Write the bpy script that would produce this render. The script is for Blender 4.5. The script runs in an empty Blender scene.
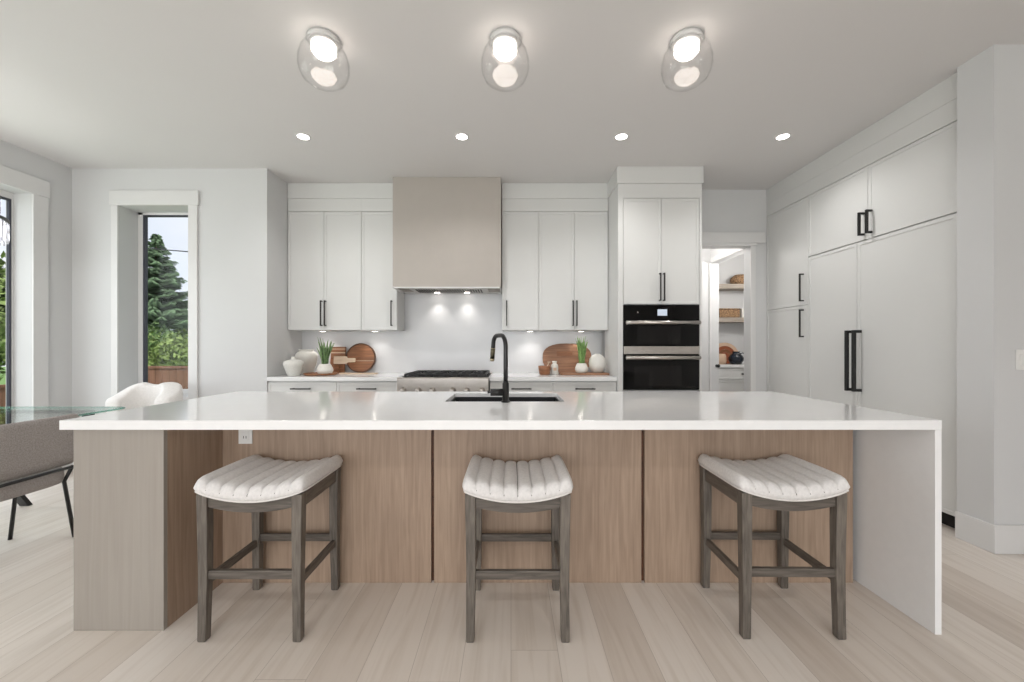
import bpy, bmesh, math, random
from math import pi, sin, cos, radians as R
from mathutils import Vector, Matrix
random.seed(7)
S = bpy.context.scene
C = bpy.data.collections.new('kitchen'); S.collection.children.link(C)

# ------------------------------------------------------------ camera, world, sun, exposure
F, VX, VY, HC = 400.0, 511.0, 347.0, 1.215      # focal length in pixels, vanishing point, eye height
cam = bpy.data.cameras.new('camera'); co = bpy.data.objects.new('camera', cam); C.objects.link(co)
cam.sensor_width = 36; cam.lens = 36*F/1024; cam.shift_x = 1/1024; cam.shift_y = 6/1024
co.location = (0, 0, HC); co.rotation_euler = (pi/2, 0, 0); cam.clip_start = .02; cam.clip_end = 300
S.camera = co
S.view_settings.view_transform = 'Standard'; S.view_settings.look = 'None'
S.view_settings.gamma = 1; S.view_settings.use_curve_mapping = False
S.view_settings.exposure = 0.36
CEIL = 3.0

w = bpy.data.worlds.new('sky'); S.world = w; w.use_nodes = True
nt = w.node_tree; nt.nodes.clear()
out = nt.nodes.new('ShaderNodeOutputWorld'); bg = nt.nodes.new('ShaderNodeBackground')
tc = nt.nodes.new('ShaderNodeTexCoord'); nz = nt.nodes.new('ShaderNodeTexNoise'); cr = nt.nodes.new('ShaderNodeValToRGB')
nz.inputs['Scale'].default_value = 3; nz.inputs['Detail'].default_value = 5
cr.color_ramp.elements[0].position = .35; cr.color_ramp.elements[0].color = (.62, .68, .77, 1)
cr.color_ramp.elements[1].position = .62; cr.color_ramp.elements[1].color = (.78, .80, .84, 1)
nt.links.new(tc.outputs['Generated'], nz.inputs['Vector']); nt.links.new(nz.outputs['Fac'], cr.inputs['Fac'])
nt.links.new(cr.outputs['Color'], bg.inputs['Color']); bg.inputs['Strength'].default_value = 1.0
nt.links.new(bg.outputs['Background'], out.inputs['Surface'])

def light(name, kind, loc, rot, energy, color=(1, 1, 1), **kw):
    l = bpy.data.lights.new(name, kind); l.energy = energy; l.color = color
    for k, v in kw.items(): setattr(l, k, v)
    o = bpy.data.objects.new(name, l); C.objects.link(o); o.location = loc; o.rotation_euler = rot
    return o
light('sun', 'SUN', (0, 0, 10), (R(42), 0, R(25)), 2.0, (1, .96, .9), angle=.02)
# area lights: daylight at the patio door, added fill from unseen windows behind
light('daylight_patio_door', 'AREA', (-4.70, 2.0, 1.35), (0, R(-90), 0), 36, (.92, .96, 1), shape='RECTANGLE', size=2.5, size_y=2.8)
light('fill_rear_windows', 'AREA', (-1.0, -5.0, 1.5), (R(90), 0, 0), 135, (.97, .985, 1), shape='RECTANGLE', size=5.6, size_y=2.5)

# ------------------------------------------------------------ materials
def _mat(name):
    m = bpy.data.materials.new(name); m.use_nodes = True
    return m, m.node_tree, m.node_tree.nodes['Principled BSDF']
def lin(c):
    return tuple(((v/255)/12.92 if v/255 <= .04045 else ((v/255+.055)/1.055)**2.4) for v in c) + (1,)
def simple(name, rgb, rough=.5, metal=0, var=.03, scale=12, bump=0, bscale=200, **kw):
    m, t, b = _mat(name)
    tcn = t.nodes.new('ShaderNodeTexCoord'); n = t.nodes.new('ShaderNodeTexNoise'); n.inputs['Scale'].default_value = scale
    n.inputs['Detail'].default_value = 4
    t.links.new(tcn.outputs['Object'], n.inputs['Vector'])
    r = t.nodes.new('ShaderNodeValToRGB'); c = lin(rgb)
    r.color_ramp.elements[0].position = .3; r.color_ramp.elements[1].position = .7
    r.color_ramp.elements[0].color = tuple(max(0, v*(1-var)) for v in c[:3])+(1,)
    r.color_ramp.elements[1].color = tuple(min(1, v*(1+var)) for v in c[:3])+(1,)
    t.links.new(n.outputs['Fac'], r.inputs['Fac']); t.links.new(r.outputs['Color'], b.inputs['Base Color'])
    b.inputs['Roughness'].default_value = rough; b.inputs['Metallic'].default_value = metal
    for k, v in kw.items(): b.inputs[k].default_value = v
    if bump:
        n2 = t.nodes.new('ShaderNodeTexNoise'); n2.inputs['Scale'].default_value = bscale; n2.inputs['Detail'].default_value = 3
        t.links.new(tcn.outputs['Object'], n2.inputs['Vector'])
        bp = t.nodes.new('ShaderNodeBump'); bp.inputs['Strength'].default_value = bump; bp.inputs['Distance'].default_value = .004
        t.links.new(n2.outputs['Fac'], bp.inputs['Height']); t.links.new(bp.outputs['Normal'], b.inputs['Normal'])
    return m
def wood(name, c1, c2, axis='z', fine=60, rough=.5, stretch=18):
    m, t, b = _mat(name)
    tcn = t.nodes.new('ShaderNodeTexCoord'); mp = t.nodes.new('ShaderNodeMapping')
    sc = [fine]*3; sc['xyz'.index(axis)] = fine/stretch
    mp.inputs['Scale'].default_value = sc
    n = t.nodes.new('ShaderNodeTexNoise'); n.inputs['Scale'].default_value = 1; n.inputs['Detail'].default_value = 6; n.inputs['Distortion'].default_value = .6
    mp2 = t.nodes.new('ShaderNodeMapping'); sc2 = [4.0]*3; sc2['xyz'.index(axis)] = .5; mp2.inputs['Scale'].default_value = sc2
    n2 = t.nodes.new('ShaderNodeTexNoise'); n2.inputs['Scale'].default_value = 1; n2.inputs['Detail'].default_value = 3
    t.links.new(tcn.outputs['Object'], mp.inputs['Vector']); t.links.new(mp.outputs['Vector'], n.inputs['Vector'])
    t.links.new(tcn.outputs['Object'], mp2.inputs['Vector']); t.links.new(mp2.outputs['Vector'], n2.inputs['Vector'])
    mx = t.nodes.new('ShaderNodeMath'); mx.operation = 'MULTIPLY_ADD'; mx.inputs[1].default_value = .65
    ad = t.nodes.new('ShaderNodeMath'); ad.operation = 'MULTIPLY'; ad.inputs[1].default_value = .35
    t.links.new(n2.outputs['Fac'], ad.inputs[0]); t.links.new(n.outputs['Fac'], mx.inputs[0]); t.links.new(ad.outputs[0], mx.inputs[2])
    r = t.nodes.new('ShaderNodeValToRGB'); r.color_ramp.elements[0].position = .35; r.color_ramp.elements[1].position = .65
    r.color_ramp.elements[0].color = lin(c1); r.color_ramp.elements[1].color = lin(c2)
    t.links.new(mx.outputs[0], r.inputs['Fac']); t.links.new(r.outputs['Color'], b.inputs['Base Color'])
    b.inputs['Roughness'].default_value = rough
    bp = t.nodes.new('ShaderNodeBump'); bp.inputs['Strength'].default_value = .12; bp.inputs['Distance'].default_value = .002
    t.links.new(n.outputs['Fac'], bp.inputs['Height']); t.links.new(bp.outputs['Normal'], b.inputs['Normal'])
    return m
def emis(name, rgb, strength):
    m, t, b = _mat(name); b.inputs['Base Color'].default_value = lin(rgb)
    b.inputs['Emission Color'].default_value = lin(rgb); b.inputs['Emission Strength'].default_value = strength
    return m
def thin_glass(name, tint=(1, 1, 1), ior=1.5):
    m = bpy.data.materials.new(name); m.use_nodes = True; t = m.node_tree; t.nodes.clear()
    o = t.nodes.new('ShaderNodeOutputMaterial'); mix = t.nodes.new('ShaderNodeMixShader')
    tr = t.nodes.new('ShaderNodeBsdfTransparent'); gl = t.nodes.new('ShaderNodeBsdfGlossy'); fr = t.nodes.new('ShaderNodeMath'); fr.operation = 'MULTIPLY_ADD'
    lw = t.nodes.new('ShaderNodeLayerWeight'); lw.inputs['Blend'].default_value = .5; pw = t.nodes.new('ShaderNodeMath'); pw.operation = 'POWER'; pw.inputs[1].default_value = 6
    t.links.new(lw.outputs['Facing'], pw.inputs[0]); t.links.new(pw.outputs[0], fr.inputs[0]); f0 = ((ior-1)/(ior+1))**2; fr.inputs[1].default_value = 1-f0; fr.inputs[2].default_value = f0
    tr.inputs['Color'].default_value = (*tint, 1); gl.inputs['Roughness'].default_value = .01
    t.links.new(fr.outputs[0], mix.inputs['Fac']); t.links.new(tr.outputs[0], mix.inputs[1]); t.links.new(gl.outputs[0], mix.inputs[2])
    t.links.new(mix.outputs[0], o.inputs['Surface'])
    return m
def floor_mat():
    m, t, b = _mat('oak_floor_planks')
    L = t.links.new
    def mth(op, a, c=None, d=None):
        n = t.nodes.new('ShaderNodeMath'); n.operation = op
        for i, v in enumerate((a, c, d)):
            if v is None: continue
            if isinstance(v, (int, float)): n.inputs[i].default_value = v
            else: L(v, n.inputs[i])
        return n.outputs[0]
    tcn = t.nodes.new('ShaderNodeTexCoord'); sp = t.nodes.new('ShaderNodeSeparateXYZ'); L(tcn.outputs['Object'], sp.inputs[0])
    W, LN = .187, 2.1
    xr = mth('DIVIDE', mth('ADD', sp.outputs['X'], 20.009), W); row = mth('FLOOR', xr); fx = mth('FRACT', xr)
    wn = t.nodes.new('ShaderNodeTexWhiteNoise'); wn.noise_dimensions = '1D'; L(row, wn.inputs['W'])
    yr = mth('ADD', mth('DIVIDE', mth('ADD', sp.outputs['Y'], 20), LN), wn.outputs['Value']); pl = mth('FLOOR', yr); fy = mth('FRACT', yr)
    wn2 = t.nodes.new('ShaderNodeTexWhiteNoise'); wn2.noise_dimensions = '2D'; cc = t.nodes.new('ShaderNodeCombineXYZ'); L(row, cc.inputs[0]); L(pl, cc.inputs[1]); L(cc.outputs[0], wn2.inputs['Vector'])
    ex = mth('MULTIPLY', mth('MINIMUM', fx, mth('SUBTRACT', 1.0, fx)), W); ey = mth('MULTIPLY', mth('MINIMUM', fy, mth('SUBTRACT', 1.0, fy)), LN)
    edge = mth('LESS_THAN', mth('MINIMUM', ex, ey), .0009)
    cr = t.nodes.new('ShaderNodeValToRGB'); e = cr.color_ramp.elements
    e[0].position = 0; e[0].color = lin((196, 184, 173)); e[1].position = 1; e[1].color = lin((222, 214, 206))
    k = cr.color_ramp.elements.new(.14); k.color = lin((212, 202, 192)); k = cr.color_ramp.elements.new(.8); k.color = lin((217, 208, 199))
    L(wn2.outputs['Value'], cr.inputs['Fac'])
    gv = t.nodes.new('ShaderNodeCombineXYZ'); L(mth('MULTIPLY', sp.outputs['X'], 26), gv.inputs[0]); L(mth('ADD', mth('MULTIPLY', sp.outputs['Y'], 1.6), mth('MULTIPLY', wn2.outputs['Value'], 50)), gv.inputs[1])
    n = t.nodes.new('ShaderNodeTexNoise'); n.inputs['Scale'].default_value = 1; n.inputs['Detail'].default_value = 5; n.inputs['Distortion'].default_value = .9; L(gv.outputs[0], n.inputs['Vector'])
    r = t.nodes.new('ShaderNodeValToRGB'); r.color_ramp.elements[0].color = (.90, .88, .86, 1); r.color_ramp.elements[1].color = (1, 1, 1, 1); r.color_ramp.elements[0].position = .33; r.color_ramp.elements[1].position = .55
    L(n.outputs['Fac'], r.inputs['Fac'])
    def mul(a, c):
        mm = t.nodes.new('ShaderNodeMix'); mm.data_type = 'RGBA'; mm.blend_type = 'MULTIPLY'; mm.inputs[0].default_value = 1
        L(a, mm.inputs[6]); L(c, mm.inputs[7]); return mm.outputs[2]
    base = mul(cr.outputs['Color'], r.outputs['Color'])
    me_ = t.nodes.new('ShaderNodeMix'); me_.data_type = 'RGBA'; L(mth('MULTIPLY', edge, .55), me_.inputs[0]); L(base, me_.inputs[6]); me_.inputs[7].default_value = lin((120, 104, 90))
    L(me_.outputs[2], b.inputs['Base Color']); b.inputs['Roughness'].default_value = .36
    return m

M = dict(
    wall=simple('matte_white_wall_paint', (208, 208, 208), .7, var=.008, scale=3),
    ceil=simple('flat_ceiling_paint', (217, 215, 214), .9, var=.006, scale=2),
    trim=simple('satin_white_trim', (217, 216, 215), .4, var=.008),
    cab=simple('satin_white_cabinet_lacquer', (214, 214, 212), .38, var=.006, scale=4),
    quartz=simple('polished_white_quartz', (236, 236, 236), .1, var=.012, scale=25),
    splash=simple('white_stone_backsplash', (212, 212, 213), .22, var=.012, scale=5),
    oak=wood('rift_oak_veneer', (148, 126, 108), (174, 151, 131), 'z', 70, .5, 22),
    glareoak=wood('oak_veneer_glare', (150, 143, 135), (158, 151, 143), 'z', 60, .42, 30),  # same oak, its colour paled to stand in for glare
    greywood=wood('weathered_grey_wood', (72, 66, 60), (118, 110, 101), 'z', 90, .5, 10),
    greywoodx=wood('weathered_grey_wood_rail', (70, 64, 58), (112, 104, 96), 'x', 90, .5, 10),
    greywoody=wood('weathered_grey_wood_side_rail', (70, 64, 58), (112, 104, 96), 'y', 90, .5, 10),
    linen=simple('light_grey_linen', (226, 223, 221), .9, var=.07, scale=90, bump=.5, bscale=600),
    seamshade=simple('grey_seam_shade', (98, 92, 88), .9, var=.05),  # dark grey for the shade in the seat grooves
    welt=simple('off_white_welt_cord', (222, 218, 214), .85, var=.05, scale=60),
    tweed=simple('grey_tweed', (158, 151, 147), .95, var=.22, scale=150, bump=.6, bscale=500),
    boucle=simple('white_boucle', (238, 235, 232), .95, var=.05, scale=70, bump=1.0, bscale=160),
    black=simple('matte_black_metal', (20, 19, 19), .35, var=.1),
    bronze=simple('dark_bronze_pull', (42, 38, 36), .35, .6, var=.08),
    steel=simple('brushed_stainless_steel', (196, 190, 184), .28, 1, var=.05, scale=20),
    gunmetal=simple('gunmetal_spray_head', (104, 98, 82), .35, 1, var=.05),
    nickel=simple('brushed_nickel', (190, 178, 150), .3, 1, var=.04),
    castiron=simple('black_cast_iron', (24, 24, 25), .5, var=.2, scale=60),
    ovenglass=simple('black_oven_glass', (7, 6, 6), .08, var=.05, **{'Specular IOR Level': .28}),
    ovenwin=simple('dark_tinted_oven_window', (20, 18, 18), .10, var=.1, **{'Specular IOR Level': .4}),
    dark=simple('dark_recess', (22, 20, 19), .8, var=.1),
    sink=simple('black_granite_composite', (18, 18, 19), .35, var=.2, scale=90),
    plaster=simple('greige_plaster', (176, 169, 162), .75, var=.02, scale=6),
    ceramic=simple('off_white_ceramic', (222, 219, 212), .55, var=.03, scale=20),
    ceramic_t=simple('ribbed_white_ceramic', (216, 214, 208), .6, var=.05, scale=60, bump=.4, bscale=120),
    terrac=simple('pale_stoneware', (228, 224, 216), .6, var=.04, scale=40),
    acacia=wood('acacia_board', (112, 70, 44), (164, 112, 76), 'x', 45, .5, 10),
    darkac=wood('dark_walnut_rim', (74, 46, 30), (104, 66, 44), 'x', 45, .5, 8),
    walnut=wood('walnut_board', (112, 76, 54), (168, 124, 94), 'x', 40, .5, 10),
    paleboard=wood('pale_maple', (196, 172, 146), (218, 198, 176), 'x', 50, .5, 10),
    leaf=simple('green_snake_plant_leaf', (136, 172, 100), .45, var=.35, scale=40),
    leaf2=simple('grey_green_leaf', (122, 150, 100), .5, var=.35, scale=40),
    soil=simple('potting_soil', (60, 44, 34), .95, var=.2, scale=90),
    wicker=simple('woven_seagrass', (142, 112, 82), .85, var=.75, scale=55, bump=1, bscale=180),
    terracotta=simple('terracotta_glaze', (150, 82, 52), .5, var=.1),
    sand=simple('sand_stoneware', (206, 176, 150), .6, var=.05),
    navy=simple('dark_navy_glaze', (24, 32, 44), .25, var=.2),
    shelfwood=wood('grey_oak_shelf', (140, 130, 118), (170, 160, 148), 'x', 50, .6, 10),
    plastic=simple('white_plastic', (228, 227, 224), .4, var=.01),
    pane=thin_glass('clear_window_glass', ior=1.22),
    globe=thin_glass('clear_blown_glass'),
    tabletop=thin_glass('clear_table_glass', (.93, .98, .96)),
    tableglass=simple('green_edge_glass', (150, 205, 190), .02, var=.02, **{'Transmission Weight': .95, 'IOR': 1.5}),
    crystal=simple('cut_crystal', (235, 235, 240), .03, var=.02, **{'Transmission Weight': .7, 'IOR': 1.6}),
    opal=emis('lit_opal_glass', (255, 244, 234), 7),
    downlight=emis('lit_downlight_lens', (255, 250, 244), 14),
    puck=emis('lit_led_puck', (255, 246, 236), 10),
    screen=emis('lit_oven_display', (190, 200, 215), .25),
    fence=wood('stained_cedar_fence', (110, 78, 62), (150, 110, 90), 'z', 30, .8, 12),
    needle=simple('spruce_needles', (98, 122, 90), .8, var=.5, scale=2.5),
    foliage=simple('garden_foliage', (128, 148, 84), .7, var=.6, scale=3.5),
    foliage2=simple('dense_hedge_foliage', (104, 132, 78), .7, var=.6, scale=2.2),
    bark=simple('tree_bark', (80, 66, 54), .9, var=.3, scale=8),
    grass=simple('lawn_grass', (112, 146, 76), .9, var=.25, scale=6),
    frame_dark=simple('charcoal_window_gasket', (62, 64, 74), .5, var=.05),
    siding=simple('blue_grey_siding', (120, 132, 146), .8, var=.05),
    facade=simple('exterior_render', (190, 186, 180), .9, var=.03),
    cable=simple('black_overhead_cable', (60, 62, 66), .7, var=.05),
)
M['floor'] = floor_mat()

# ------------------------------------------------------------ mesh helpers
class MB:
    def __init__(s): s.bm = bmesh.new()
    def box(s, x0, x1, y0, y1, z0, z1):
        v = [s.bm.verts.new((x, y, z)) for z in (z0, z1) for x, y in ((x0, y0), (x1, y0), (x1, y1), (x0, y1))]
        for f in ((3, 2, 1, 0), (4, 5, 6, 7), (0, 1, 5, 4), (1, 2, 6, 5), (2, 3, 7, 6), (3, 0, 4, 7)):
            s.bm.faces.new([v[i] for i in f])
        return s
    def hexa(s, lo, hi):            # two quads (4 points each, counter-clockwise)
        v = [s.bm.verts.new(p) for p in list(lo)+list(hi)]
        for f in ((3, 2, 1, 0), (4, 5, 6, 7), (0, 1, 5, 4), (1, 2, 6, 5), (2, 3, 7, 6), (3, 0, 4, 7)):
            s.bm.faces.new([v[i] for i in f])
        return s
    def tube(s, pts, r, n=10, closed=False, smooth=True):
        pts = [Vector(p) for p in pts]; rs = r if isinstance(r, (list, tuple)) else [r]*len(pts)
        rings = []; up = None; N = len(pts)
        for i, p in enumerate(pts):
            if closed: d = pts[(i+1) % N]-pts[i-1]
            else: d = pts[min(i+1, N-1)]-pts[max(i-1, 0)]
            d.normalize()
            if up is None:
                up = Vector((0, 0, 1)) if abs(d.z) < .9 else Vector((1, 0, 0))
            a = (up - d*up.dot(d)).normalized(); up = a; b = d.cross(a)
            rings.append([s.bm.verts.new(p+(a*cos(2*pi*k/n)+b*sin(2*pi*k/n))*rs[i]) for k in range(n)])
        for i in range(N if closed else N-1):
            A, B = rings[i], rings[(i+1) % N]
            for k in range(n):
                f = s.bm.faces.new((A[k], A[(k+1) % n], B[(k+1) % n], B[k])); f.smooth = smooth
        if not closed:
            s.bm.faces.new(list(reversed(rings[0]))); s.bm.faces.new(rings[-1])
        return s
    def lathe(s, prof, c=(0, 0, 0), n=32, sx=1, sy=1, smooth=True):
        c = Vector(c); rings = []
        for r, z in prof:
            if r < 1e-5: rings.append([s.bm.verts.new(c+Vector((0, 0, z)))])
            else: rings.append([s.bm.verts.new(c+Vector((r*sx*cos(2*pi*k/n), r*sy*sin(2*pi*k/n), z))) for k in range(n)])
        for A, B in zip(rings, rings[1:]):
            for k in range(n):
                k2 = (k+1) % n
                if len(A) == 1 and len(B) == 1: continue
                if len(A) == 1: q = (A[0], B[k2], B[k])
                elif len(B) == 1: q = (A[k], A[k2], B[0])
                else: q = (A[k], A[k2], B[k2], B[k])
                f = s.bm.faces.new(q); f.smooth = smooth
        if len(rings[0]) > 1: s.bm.faces.new(list(reversed(rings[0])))
        if len(rings[-1]) > 1: s.bm.faces.new(rings[-1])
        return s
    def prism(s, poly, a0, a1, axis='y'):      # polygon in the two other axes, extruded along axis
        def P(u, v, t):
            return {'y': (u, t, v), 'x': (t, u, v), 'z': (u, v, t)}[axis]
        A = [s.bm.verts.new(P(u, v, a0)) for u, v in poly]; B = [s.bm.verts.new(P(u, v, a1)) for u, v in poly]
        s.bm.faces.new(A); s.bm.faces.new(list(reversed(B)))
        for i in range(len(poly)):
            j = (i+1) % len(poly); s.bm.faces.new((A[j], A[i], B[i], B[j]))
        return s
    def move(s, mtx): bmesh.ops.transform(s.bm, matrix=mtx, verts=s.bm.verts); return s
    def build(s, name, mat, parent=None, bevel=0, sub=0, segs=2):
        bmesh.ops.recalc_face_normals(s.bm, faces=s.bm.faces)
        me = bpy.data.meshes.new(name); s.bm.to_mesh(me); s.bm.free()
        me.materials.append(M[mat] if isinstance(mat, str) else mat)
        o = bpy.data.objects.new(name, me); C.objects.link(o)
        if parent: o.parent = parent
        if bevel:
            md = o.modifiers.new('bevel', 'BEVEL'); md.width = bevel; md.segments = segs; md.limit_method = 'ANGLE'; md.angle_limit = R(40)
        if sub:
            md = o.modifiers.new('sub', 'SUBSURF'); md.levels = md.render_levels = sub
            for p in me.polygons: p.use_smooth = True
        return o
def tag(o, label, cat, group=None):
    o['label'] = label; o['category'] = cat
    if group: o['group'] = group
    return o
def thing(name, label, cat, loc=(0, 0, 0), rz=0, group=None):
    o = bpy.data.objects.new(name, None); C.objects.link(o); o.location = loc; o.rotation_euler = (0, 0, rz)
    o.empty_display_size = .1
    return tag(o, label, cat, group)
def struct(o): o['kind'] = 'structure'; return o
def copy_tree(o, parent=None):
    c = o.copy(); C.objects.link(c); c.parent = parent
    for ch in list(o.children): copy_tree(ch, c)
    return c

# ------------------------------------------------------------ room shell
XL, XR = -4.39, 5.2
YB = -5.0
struct(MB().box(XL-.22, XR+.2, YB-.2, 4.25, -.12, 0).box(-2.69, XR+.2, 4.25, 6.4, -.12, 0).build('floor', 'floor'))
struct(MB().box(XL-.22, XR+.2, YB-.2, 4.25, CEIL, CEIL+.25).box(-2.69, XR+.2, 4.25, 6.4, CEIL, CEIL+.25).build('ceiling', 'ceil'))
# left wall with patio door opening (y .55-3.66, z 0-2.62)
DY0, DY1, DZ1 = .55, 3.66, 2.62
struct(MB().box(XL-.2, XL, DY1, 4.25, 0, CEIL).box(XL-.2, XL, DY0, DY1, DZ1, CEIL).box(XL-.2, XL, YB, DY0, 0, CEIL).build('wall_left', 'wall'))
# dining back wall with tall narrow window
WX0, WX1, WZ0, WZ1 = -3.918, -3.215, .72, 2.627
YW = 4.0
struct(MB().box(XL, WX0, YW, YW+.25, 0, CEIL).box(WX1, -2.44, YW, YW+.25, 0, CEIL).box(WX0, WX1, YW, YW+.25, 0, WZ0)
       .box(WX0, WX1, YW, YW+.25, WZ1, CEIL).box(-2.69, -2.44, YW+.25, 4.69, 0, CEIL).build('wall_dining', 'wall'))
YK = 4.69
struct(MB().box(-2.69, 1.92, YK, YK+.15, 0, CEIL).build('wall_kitchen', 'wall'))
# wall with the doorway to the pantry hall
YD = 4.54; OX0, OX1, OZ = 1.92, 2.713, 2.36
struct(MB().box(1.90, OX0, YD, YD+.12, 0, CEIL).box(OX1, 3.7, YD, YD+.12, 0, CEIL).box(OX0, OX1, YD, YD+.12, OZ, CEIL).build('wall_pantry', 'wall'))
struct(MB().box(1.78, 1.92, YK+.15, 5.54, 0, CEIL).box(1.92, 2.713, 5.43, 5.54, 0, CEIL).build('wall_hall', 'wall'))
struct(MB().box(2.713, 2.823, 5.43, 6.1, 0, CEIL).box(2.713, 2.823, YD+.12, 5.43, 2.35, CEIL).build('wall_inner', 'wall'))
struct(MB().box(2.713, 3.7, 6.1, 6.2, 0, CEIL).box(3.7, 3.8, YD, 6.2, 0, CEIL).build('wall_store', 'wall'))
# right column and the wall running off to the right
struct(MB().box(2.85, XR, 2.36, 2.556, 0, CEIL).box(2.925, XR, 2.556, 2.59, 0, CEIL).box(3.62, 3.72, 2.59, YD, 0, CEIL).build('wall_right', 'wall'))
struct(MB().box(XR, XR+.15, YB, 2.36, 0, CEIL).build('wall_side', 'wall'))
# unseen wall behind the viewer: window openings placed for the fill light
struct(MB().box(XL-.2, -3.8, YB-.15, YB, 0, CEIL).box(1.8, XR, YB-.15, YB, 0, CEIL).box(-3.8, 1.8, YB-.15, YB, 0, .25).box(-3.8, 1.8, YB-.15, YB, 2.75, CEIL)
       .box(-1.98, -1.86, YB-.15, YB, .25, 2.75).box(-.14, -.02, YB-.15, YB, .25, 2.75).build('wall_rear', 'wall'))
# backsplash stone slab
struct(MB().box(-2.44, 1.06, YK-.012, YK-.001, .915, 2.2).build('wall_backsplash', 'splash'))

# casings
t_ = .02
struct(MB().box(XL, XL+t_, DY1, DY1+.12, 0, DZ1).box(XL, XL+t_+.004, DY0-.14, DY1+.13, DZ1, DZ1+.155)
       .box(XL, XL+t_, DY0-.12, DY0, 0, DZ1).build('trim_1', 'trim', bevel=.003))
struct(MB().box(WX0-.065, WX0, YW-t_, YW, WZ0-.1, WZ1).box(WX1, WX1+.09, YW-t_, YW, WZ0-.1, WZ1)
       .box(WX0-.078, WX1+.105, YW-t_-.006, YW, WZ1, WZ1+.145).box(WX0, WX1, YW-t_, YW, WZ0-.1, WZ0).build('trim_2', 'trim', bevel=.003))
struct(MB().box(OX1-.003, OX1+.055, YD-t_, YD, 0, OZ).box(2.0, OX1+.155, YD-t_-.012, YD, OZ+.03, OZ+.15).box(1.95, OX1+.07, YD-t_-.004, YD, OZ, OZ+.03)
       .build('trim_3', 'trim', bevel=.003))
struct(MB().box(2.69, 2.713, 5.415, 5.43, 0, 2.35).box(2.700, 2.713, YD+.12, 5.415, 2.35, 2.42).build('trim_4', 'trim', bevel=.003))
# baseboards
struct(MB().prism([(2.835, 2.343), (XR, 2.343), (XR, 2.3595), (2.8495, 2.3595), (2.8495, 2.556), (2.835, 2.556)], 0, .168, 'z').build('baseboard_right', 'trim', bevel=.004))
struct(MB().box(XL, XL+.016, DY1+.12, 4.0, 0, .16).build('baseboard_left', 'trim', bevel=.004))
struct(MB().box(XL+.016, -2.44, 3.984, 4.0, 0, .16).build('baseboard_dining', 'trim', bevel=.004))

# patio door
dr = struct(MB().box(-4.60, -4.55, DY1-.02, DY1, .0, DZ1).box(-4.60, -4.55, DY0, DY0+.07, .0, DZ1).box(-4.60, -4.55, DY0+.07, DY1-.02, DZ1-.06, DZ1)
     .box(-4.60, -4.55, DY0+.07, DY1-.02, 0, .07).box(-4.60, -4.55, 2.08, 2.15, .07, DZ1-.06).build('door_1', 'trim', bevel=.003))
MB().box(-4.57, -4.545, DY1-.038, DY1-.021, .07, DZ1-.06).box(-4.57, -4.545, 2.15, DY1-.038, DZ1-.078, DZ1-.06).build('gasket', 'frame_dark', dr)
MB().box(-4.585, -4.575, DY0+.07, 2.08, .07, DZ1-.06).box(-4.585, -4.575, 2.15, DY1-.038, .07, DZ1-.06).build('pane', 'pane', dr)
# narrow window
wn = struct(MB().box(WX0, WX0+.05, YW+.20, YW+.245, WZ0, WZ1).box(WX1-.022, WX1, YW+.20, YW+.245, WZ0, WZ1)
     .box(WX0, WX1, YW+.20, YW+.245, WZ1-.025, WZ1).box(WX0, WX1, YW+.20, YW+.245, WZ0, WZ0+.05).build('window_1', 'trim', bevel=.002))
MB().box(WX0+.05, WX0+.074, YW+.205, YW+.235, WZ0+.05, WZ1-.025).box(WX0+.074, WX1-.022, YW+.205, YW+.235, WZ1-.04, WZ1-.025).build('gasket', 'frame_dark', wn)
MB().box(WX0+.074, WX1-.022, YW+.215, YW+.225, WZ0+.05, WZ1-.04).build('pane', 'pane', wn)

# ------------------------------------------------------------ cabinets (local frame: x right, -y out of the face, z up)
def pull(parent, x, y, z, length, vertical=True, r=.006, so=.032, mat='bronze', square=False):
    """bar pull whose posts start on the face plane y"""
    m = MB(); h = length/2
    if vertical:
        m.box(x-r, x+r, y-so-2*r, y-so, z-h, z+h)
        for s in (-1, 1): m.box(x-r, x+r, y-so, y, z+s*(h-r)-r, z+s*(h-r)+r)
    else:
        m.box(x-h, x+h, y-so-2*r, y-so, z-r, z+r)
        for s in (-1, 1): m.box(x+s*(h-.02)-r, x+s*(h-.02)+r, y-so, y, z-r, z+r)
    return m.build('handle', mat, parent, bevel=.0015)
def shaker(name, parent, x0, x1, z0, z1, fw=.026, th=.02, rec=.005, mat='cab', g=.002):
    """slim shaker leaf: front plane at y=-th"""
    x0 += g; x1 -= g; z0 += g; z1 -= g
    bm = MB()
    b = bm.bm
    o = [(x0, z0), (x1, z0), (x1, z1), (x0, z1)]; i = [(x0+fw, z0+fw), (x1-fw, z0+fw), (x1-fw, z1-fw), (x0+fw, z1-fw)]
    O = [b.verts.new((x, -th, z)) for x, z in o]; I = [b.verts.new((x, -th, z)) for x, z in i]
    J = [b.verts.new((x, -th+rec, z)) for x, z in i]; K = [b.verts.new((x, -.001, z)) for x, z in o]
    for k in range(4):
        l = (k+1) % 4
        b.faces.new((O[k], O[l], I[l], I[k])); b.faces.new((I[k], I[l], J[l], J[k])); b.faces.new((K[k], K[l], O[l], O[k]))
    b.faces.new(J); b.faces.new(list(reversed(K)))
    return bm.build(name, mat, parent, bevel=.001, segs=1)
def carcass(parent, x0, x1, d, z0, z1, mat='cab', toe=False):
    m = MB().box(x0, x1, 0, d, z0, z1)
    if toe: m.box(x0, x1, .06, d, 0, z0)
    return m.build('cabinet_body', mat, parent)

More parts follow.
